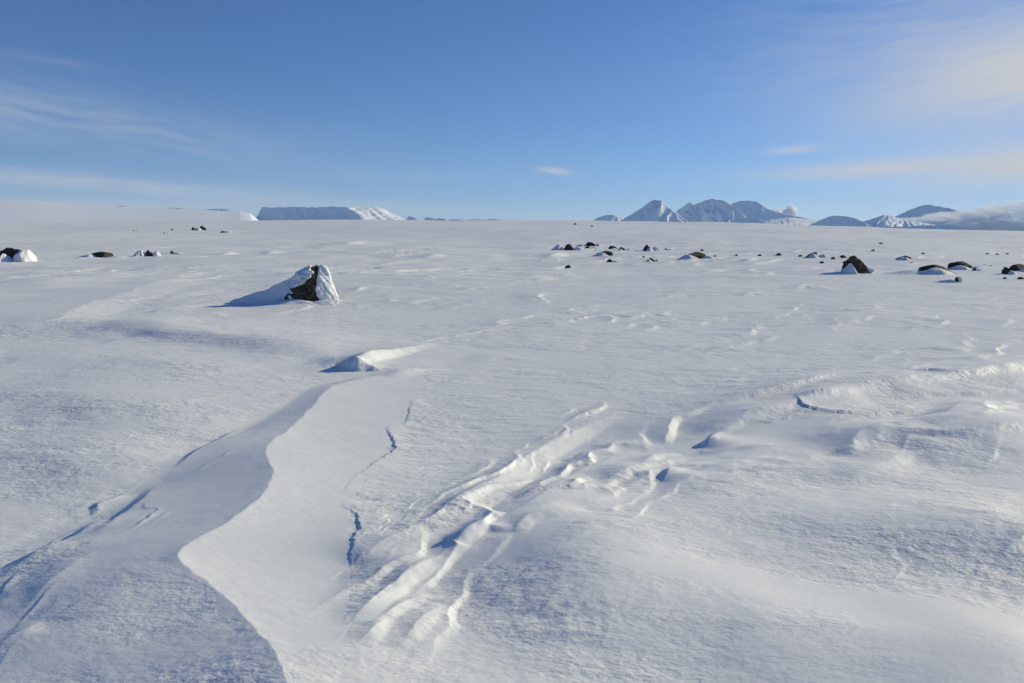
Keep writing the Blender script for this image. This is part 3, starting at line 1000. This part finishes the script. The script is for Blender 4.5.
def hull(points, cuts=4, seed=1, rough=.02, smooth=0, fine=.5):
    import bmesh
    bm = bmesh.new()
    for p in points:
        bm.verts.new(p)
    r = bmesh.ops.convex_hull(bm, input=bm.verts[:])
    dead = [e for e in r['geom_interior'] + r['geom_unused'] if isinstance(e, bmesh.types.BMVert)]
    bmesh.ops.delete(bm, geom=list(set(dead)), context='VERTS')
    bmesh.ops.triangulate(bm, faces=bm.faces[:])
    for k in range(cuts):
        bmesh.ops.subdivide_edges(bm, edges=[e for e in bm.edges if e.calc_length() > .028], cuts=1, use_grid_fill=True)
        bmesh.ops.triangulate(bm, faces=bm.faces[:])
        if k < smooth:
            bmesh.ops.smooth_vert(bm, verts=bm.verts[:], factor=.5, use_axis_x=True, use_axis_y=True, use_axis_z=True)
    bmesh.ops.recalc_face_normals(bm, faces=bm.faces[:])
    bm.normal_update()
    v = np.array([q.co[:] for q in bm.verts]); n = np.array([q.normal[:] for q in bm.verts])
    f = np.array([[q.index for q in p.verts] for p in bm.faces])
    bm.free()
    v = v + n * (rough * (noise3(v, 5., seed) + fine * noise3(v, 13., seed + 3) + fine * .5 * noise3(v, 30., seed + 6)))[:, None]
    return v, f


def leaning_rock():
    x, y = place(856, 275.5)
    m = (y * CP + EYE * SP) / F
    root = bpy.data.objects.new('snow_rock', None)
    col.objects.link(root)
    root.location = (x, y + .15, height_at(x, y + .15))
    tag(root, 'sharp leaning rock with a blue shaded snow pocket under its left side', 'rock', 'dark rocks poking out of the snowfield')

    def Q(px, py, d):
        return ((px - 856) * m, d * m, (275.8 - py) * m)
    v, f = hull([Q(843.5, 266, 0), Q(846, 263, -2), Q(851, 259.3, -1), Q(855, 258.6, 1), Q(858, 261, -3), Q(869.5, 273, 0), Q(868, 277, -5), Q(859, 277, -6),
                 Q(854, 268, -5), Q(845, 277, 3), Q(866, 277, 10), Q(850, 273, 11)], 4, 58, .05, 0, .8)
    mesh_obj('rock', v, f, M_ROCK_BROWN, root, smooth=False)
    v, f = mound_verts(17 * m, 22 * m, 9.5 * m, 591)
    v = v + np.array([-6.0 * m, -4.5 * m, -.01])
    mesh_obj('snow_drift', v, f, M_SNOW, root)
    v, f = hull([Q(857.5, 259.8, 2), Q(862, 263.5, 0), Q(870, 272.5, -1.5), Q(879, 275, -2), Q(874, 277, -5), Q(876, 277, 6), Q(860, 262, 6), Q(868, 277, 11)], 4, 595, .03, 1, .6)
    mesh_obj('snow_cap', v, f, M_SNOW_CRUST, root)


def build_boulder():
    x, y = place(303, 304)
    m = (y * CP + EYE * SP) / F
    gz = height_at(x, y + .2)
    root = bpy.data.objects.new('boulder', None)
    col.objects.link(root)
    root.location = (x, y + .2, gz)
    tag(root, 'largest brown boulder half wrapped in snow with a long shaded drift on its left', 'boulder')

    def Q(px, py, d):      # a point of the boulder: place in the photograph, depth in the same scale
        return ((px - 303) * m, d * m, (304.5 - py) * m)
    v, f = hull([Q(271, 306, -3), Q(284, 306, -13), Q(299, 308, -17), Q(315, 304, -13), Q(316, 290, -10), Q(311, 268, 1), Q(317, 267.5, 5), Q(288, 289, 0),
                 Q(276, 300, -6), Q(313, 283, -4), Q(331, 304, 10), Q(290, 306, 18), Q(325, 306, 18), Q(322, 270, 10), Q(298, 290, -5)], 5, 204, .042, 0, .8)
    mesh_obj('rock', v, f, M_ROCK_BROWN, root, smooth=False)
    # snow plastered on the sunny right flank, spreading at its foot
    v, f = hull([Q(315, 269, -.5), Q(318, 267.5, 5), Q(324, 268, 6), Q(319, 282, -6), Q(315.5, 290, -10), Q(317, 305, -13), Q(327, 283, -1),
                 Q(326, 270, 4), Q(332, 291, -1), Q(339, 299, -3), Q(338, 306, -5), Q(326, 307, -13), Q(331, 306, 14), Q(322, 272, 12)], 5, 301, .026, 2, .5)
    mesh_obj('snow_cap', v, f, M_SNOW_CRUST, root)
    # rough snow clinging to the upper left of the bare face
    v, f = hull([Q(311, 269, -2), Q(313, 279, -8), Q(307, 285, -11.5), Q(297, 290, -12.5), Q(283, 293, -7), Q(291, 277, 2), Q(300, 269, 4), Q(308, 267, 6),
                 Q(296, 282, -6), Q(304, 275, -5)], 5, 311, .05, 1, .9)
    mesh_obj('snow_patch', v, f, M_SNOW_CRUST, root)
    # the tail drifted in its lee
    nt_, nc = 90, 60
    t = np.linspace(0, 1, nt_)[:, None]
    s = np.linspace(-1, 1, nc)[None, :]
    cx = (310 - 303) * m + t * (220 - 310) * m + 0 * s
    cy = .10 - t * .30 + 0 * s
    hgt = 35.0 * m * np.clip(1 - t, 0, 1) ** 1.12 * (1 + .05 * np.sin(t * 9)) + .003
    wf = (19 * (1 - t) + 3) * m
    wb = (26 * (1 - t) + 6) * m
    side = np.where(s < 0, s * wf, s * wb)
    prof = np.where(s < 0, (1 - np.abs(s)) ** 1.25, (1 - np.abs(s)) ** 1.6)
    X = cx + .03 * perlin(t * 7 + 0 * s, s * 3 + 0 * t, 320)
    Y = cy + side + .02 * perlin(t * 11 + 0 * s, s * 2 + 0 * t, 322)
    Z = hgt * prof - .03 + .014 * perlin(t * 14 + 0 * s, s * 4 + 0 * t, 321)
    mesh_obj('snow_tail', np.column_stack([X.ravel(), Y.ravel(), Z.ravel()]), grid_faces(nt_, nc), M_SNOW, root)
    # low snow heaped at its foot
    for k, (px, d, w, dd, h) in enumerate([(296, -17, 70, 34, 4.5), (325, -15, 50, 26, 3.5), (276, -10, 46, 26, 5.0)]):
        v, f = mound_verts(w * m, dd * m, h * m, 331 + k)
        v = v + np.array([(px - 303) * m, d * m, -.005])
        mesh_obj('snow_drift', v, f, M_SNOW, root)


# ------------------------------------------------------------------ clouds
def cloud_material(name, density, scale=None, cut=.45, gain=3.0, dims=None):
    m, nt, out = new_mat(name)
    v = N(nt, 'ShaderNodeVolumePrincipled')
    v.inputs['Color'].default_value = (.99, .99, .99, 1)
    v.inputs['Anisotropy'].default_value = .1
    if scale is None:
        v.inputs['Density'].default_value = density
    else:
        tc = N(nt, 'ShaderNodeTexCoord')
        n = noise(nt, tc.outputs['Object'], scale, 5, .6)
        sx = N(nt, 'ShaderNodeVectorMath', operation='LENGTH')
        mp = N(nt, 'ShaderNodeMapping')
        mp.inputs['Scale'].default_value = (1 / dims[0], 1 / dims[1], 1 / dims[2])
        nt.links.new(tc.outputs['Object'], mp.inputs['Vector'])
        nt.links.new(mp.outputs[0], sx.inputs[0])
        edge = math_node(nt, 'SUBTRACT', 1.0, sx.outputs['Value'])
        k = math_node(nt, 'ADD', math_node(nt, 'MULTIPLY', edge, .8), n)
        k = math_node(nt, 'MULTIPLY', math_node(nt, 'SUBTRACT', k, cut), gain, clamp=True)
        nt.links.new(math_node(nt, 'MULTIPLY', k, density), v.inputs['Density'])
    nt.links.new(v.outputs[0], out.inputs['Volume'])
    return m


def puff(name, label, px, py, wpx, hpx, dist, seed, density=.05):
    cx, cy, cz = far_pt(px, py, dist)
    m = dist / F
    v, f = ICO5
    v = v.copy()
    v = v * (1 + .30 * noise3(v, 1.5, seed)[:, None] + .20 * noise3(v, 3.5, seed + 3)[:, None] + .09 * noise3(v, 8., seed + 5)[:, None])
    v = v * np.array([wpx * m / 2, wpx * m / 2, hpx * m / 2])
    o = mesh_obj(name, v, f, cloud_material(name + '_vapour', density))
    o.location = (cx, cy, cz)
    tag(o, label, 'cloud')
    return o


def build_clouds():
    puff('cloud', 'small bright cumulus puff standing above the pale snow slope', 791, 212.5, 13, 13, 4500, 401, .12)
    puff('cloud', 'smaller paler cumulus puff left of the bright one', 776, 212.5, 14, 7, 4700, 411, .05)
    # the bank in front of the broad peak: a run of soft lumps
    dist = 4400.0
    m = dist / F
    rs = np.random.RandomState(5)
    V, Fc, n0 = [], [], 0
    for px in np.arange(884, 1150, 9.0):
        t = np.clip((px - 884) / 130.0, 0, 1)
        top = 221 - 20 * t ** 1.3
        bot = 226 + 7 * t
        for row in range(2):
            hh = (bot - top) * (.42 if row else .55) * rs.uniform(.8, 1.15)
            py = (top + hh * .55) if row == 0 else (bot - hh * .5)
            ww = rs.uniform(20, 36)
            c = far_pt(px + rs.uniform(-5, 5), py + rs.uniform(-1, 1), dist)
            v, f = ICO4
            k = rs.randint(1000)
            v = v * (1 + .28 * noise3(v, 1.5, k)[:, None] + .18 * noise3(v, 3.5, k + 3)[:, None] + .08 * noise3(v, 8., k + 5)[:, None])
            v = v * np.array([ww * m / 2, 130.0, hh * m / 2]) + np.array([c[0], c[1] + rs.uniform(-90, 90), c[2]])
            V.append(v); Fc.append(f + n0); n0 += len(v)
    o = mesh_obj('cloud', np.vstack(V), np.vstack(Fc), cloud_material('bank_vapour', .016))
    tag(o, 'long pale cloud bank lying across the foot of the broad peak at the right edge', 'cloud')


HAZE = 8.0e-5


def build_haze():
    m, nt, out = new_mat('thin_air')
    v = N(nt, 'ShaderNodeVolumePrincipled')
    v.inputs['Color'].default_value = (.42, .66, 1.0, 1)
    v.inputs['Density'].default_value = HAZE
    v.inputs['Anisotropy'].default_value = 0.0
    nt.links.new(v.outputs[0], out.inputs['Volume'])
    a, z0, z1 = 4080.0, -140.0, 110.0
    vs_ = [(x, y, z) for z in (z0, z1) for y in (-a, a) for x in (-a, a)]
    fs = [(0, 2, 3, 1), (4, 5, 7, 6), (0, 1, 5, 4), (2, 6, 7, 3), (0, 4, 6, 2), (1, 3, 7, 5)]
    o = mesh_obj('haze', vs_, fs, m, smooth=False)
    tag(o, 'thin bluish air that veils the far mountains and the horizon', 'haze', kind='stuff')


# ------------------------------------------------------------------ light, sky, camera
def build_world():
    w = bpy.data.worlds.new('World')
    scene.world = w
    w.use_nodes = True
    nt = w.node_tree
    nt.nodes.clear()
    out = nt.nodes.new('ShaderNodeOutputWorld')
    bg = nt.nodes.new('ShaderNodeBackground')
    sky = nt.nodes.new('ShaderNodeTexSky')
    sky.sky_type = 'NISHITA'
    sky.sun_disc = False
    sky.sun_elevation = math.radians(SUN_EL)
    sky.sun_rotation = math.radians(SUN_AZ)
    sky.altitude = 900
    sky.air_density = 1.0
    sky.dust_density = 0.0
    sky.ozone_density = 4.0
    # thin high cloud, by direction in the sky
    tc = N(nt, 'ShaderNodeTexCoord')
    sp = N(nt, 'ShaderNodeSeparateXYZ')
    nt.links.new(tc.outputs['Generated'], sp.inputs[0])
    X, Y, Z = sp.outputs
    az = math_node(nt, 'MULTIPLY', math_node(nt, 'ARCTAN2', X, Y), 57.29578)
    el = math_node(nt, 'MULTIPLY', math_node(nt, 'ARCSINE', Z), 57.29578)

    def cmb(a, b, c=0.0):
        n = N(nt, 'ShaderNodeCombineXYZ')
        for i, v in enumerate((a, b, c)):
            if isinstance(v, (int, float)):
                n.inputs[i].default_value = v
            else:
                nt.links.new(v, n.inputs[i])
        return n.outputs[0]

    def ad(px, py):
        d = ray(px, py)
        return math.degrees(math.atan2(d[0], d[1])), math.degrees(math.asin(d[2] / np.linalg.norm(d)))

    def veil(px, py, rx, ry, tilt, amount, nscale, nlow, nhigh, stretch=5.0, seed=0.0):
        """one streak of cirrus: centre and half sizes in photograph pixels"""
        a0, e0 = ad(px, py)
        k = 57.29578 / F
        da = math_node(nt, 'SUBTRACT', az, a0)
        de = math_node(nt, 'SUBTRACT', el, e0)
        c, s = math.cos(tilt), math.sin(tilt)
        u = math_node(nt, 'ADD', math_node(nt, 'MULTIPLY', da, c), math_node(nt, 'MULTIPLY', de, s))
        v = math_node(nt, 'SUBTRACT', math_node(nt, 'MULTIPLY', de, c), math_node(nt, 'MULTIPLY', da, s))
        wob = noise(nt, cmb(math_node(nt, 'MULTIPLY', u, .12), math_node(nt, 'MULTIPLY', v, .2), seed + 3.3), 1.0, 1, .5)
        v = math_node(nt, 'ADD', v, math_node(nt, 'MULTIPLY', math_node(nt, 'SUBTRACT', wob, .5), ry * k * .9))
        q = math_node(nt, 'ADD', math_node(nt, 'POWER', math_node(nt, 'ABSOLUTE', math_node(nt, 'DIVIDE', u, rx * k)), 2.0),
                      math_node(nt, 'POWER', math_node(nt, 'ABSOLUTE', math_node(nt, 'DIVIDE', v, ry * k)), 2.0))
        g = math_node(nt, 'EXPONENT', math_node(nt, 'MULTIPLY', q, -1.0))
        n1 = noise(nt, cmb(math_node(nt, 'MULTIPLY', u, nscale * .16), math_node(nt, 'MULTIPLY', v, nscale * .45), seed), 1.0, 4, .5)
        n2 = noise(nt, cmb(math_node(nt, 'MULTIPLY', u, nscale * 2.0 / (stretch * 1.8)), math_node(nt, 'MULTIPLY', v, nscale * 2.0), seed + 9), 1.0, 7, .6)
        n = math_node(nt, 'ADD', math_node(nt, 'MULTIPLY', n1, .42), math_node(nt, 'MULTIPLY', n2, .58))
        mr = N(nt, 'ShaderNodeMapRange', interpolation_type='SMOOTHSTEP')
        mr.inputs['From Min'].default_value = nlow + .08
        mr.inputs['From Max'].default_value = nhigh + .08
        nt.links.new(n, mr.inputs['Value'])
        n = mr.outputs[0]
        return math_node(nt, 'MULTIPLY', math_node(nt, 'MULTIPLY', g, n), amount)

    veils = [
        veil(1060, 70, 150, 44, .10, 1.0, 1.1, -.05, .44, 4, 1),
        veil(1010, 15, 190, 46, .08, .45, .9, .15, .6, 5, 2),
        veil(1050, 163, 115, 21, .06, 1.0, 1.4, -.25, .36, 4, 3),
        veil(880, 169, 95, 7, .02, .8, 1.6, 0, .42, 4, 4),
        veil(793, 149, 24, 4, .05, .55, 1.8, .1, .45, 4, 5),
        veil(555, 171, 16, 3, -.12, .65, 2.0, .05, .4, 3, 6),
        veil(20, 112, 200, 24, -.12, .38, 1.0, .15, .6, 6, 7),
        veil(100, 184, 230, 9, -.07, .5, 1.3, .1, .5, 8, 8),
        veil(120, 204, 300, 7, -.02, .45, 1.0, .05, .5, 8, 9),
        veil(400, 176, 100, 6, 0, .12, 1.5, .2, .6, 5, 10),
        veil(45, 60, 40, 4, -.1, .12, 1.5, .2, .6, 4, 11),
        veil(960, 208, 200, 12, 0, .25, 1.0, .1, .6, 5, 12),
    ]
    tot = veils[0]
    for v in veils[1:]:
        tot = math_node(nt, 'ADD', tot, math_node(nt, 'MULTIPLY', v, math_node(nt, 'SUBTRACT', 1.0, tot)))
    # the band of air just above the horizon is clear: look a little higher into the sky model
    up = N(nt, 'ShaderNodeVectorMath', operation='ADD')
    up.inputs[1].default_value = (0, 0, .055)
    nt.links.new(tc.outputs['Generated'], up.inputs[0])
    nm = N(nt, 'ShaderNodeVectorMath', operation='NORMALIZE')
    nt.links.new(up.outputs[0], nm.inputs[0])
    nt.links.new(nm.outputs[0], sky.inputs['Vector'])
    hs = N(nt, 'ShaderNodeHueSaturation')
    hs.inputs['Saturation'].default_value = SKY_SAT
    nt.links.new(sky.outputs[0], hs.inputs['Color'])
    wb = N(nt, 'ShaderNodeVectorMath', operation='MULTIPLY')
    wb.inputs[1].default_value = (.96, .925, 1.07)
    nt.links.new(hs.outputs[0], wb.inputs[0])
    mx = N(nt, 'ShaderNodeMix', data_type='RGBA')
    nt.links.new(tot, mx.inputs['Factor'])
    nt.links.new(wb.outputs[0], mx.inputs[6])
    mx.inputs[7].default_value = (*CLOUD_RAD, 1)
    nt.links.new(mx.outputs[2], bg.inputs['Color'])
    bg.inputs['Strength'].default_value = SKY_STRENGTH
    nt.links.new(bg.outputs[0], out.inputs['Surface'])


SKY_STRENGTH = .098
SKY_SAT = 1.10
CLOUD_RAD = (5.95, 6.08, 6.25)
SUN_STRENGTH = 4.5


def build_light():
    l = bpy.data.lights.new('sun', 'SUN')
    l.energy = SUN_STRENGTH
    l.angle = math.radians(.53)
    l.color = (1.0, .915, .64)
    o = bpy.data.objects.new('sun', l)
    col.objects.link(o)
    from mathutils import Vector
    a, e = math.radians(SUN_AZ), math.radians(SUN_EL)
    d = Vector((math.sin(a) * math.cos(e), math.cos(a) * math.cos(e), math.sin(e)))
    o.rotation_euler = d.to_track_quat('Z', 'Y').to_euler()
    o.location = (30, 20, 30)


def build_camera():
    c = bpy.data.cameras.new('camera')
    c.sensor_width = 36.0
    c.lens = 36.0 * F / W
    c.clip_start = .05
    c.clip_end = 30000
    o = bpy.data.objects.new('camera', c)
    col.objects.link(o)
    o.location = (0, 0, EYE)
    o.rotation_euler = (math.pi / 2 - PITCH, 0, 0)
    scene.camera = o


build_world()
build_light()
build_camera()
build_ground()
build_far()
build_rocks()
build_boulder()
build_clouds()
build_haze()
vs = scene.view_settings
vs.view_transform = 'Standard'
vs.look = 'None'
vs.exposure = EXPOSURE
vs.gamma = 1.0
scene.cycles.use_denoising = True
scene.cycles.denoiser = 'OPENIMAGEDENOISE'
scene.cycles.denoising_input_passes = 'RGB_ALBEDO_NORMAL'
scene.cycles.denoising_prefilter = 'ACCURATE'
scene.cycles.max_bounces = 32
scene.cycles.diffuse_bounces = 4
scene.cycles.volume_bounces = 32
scene.cycles.volume_step_rate = .5
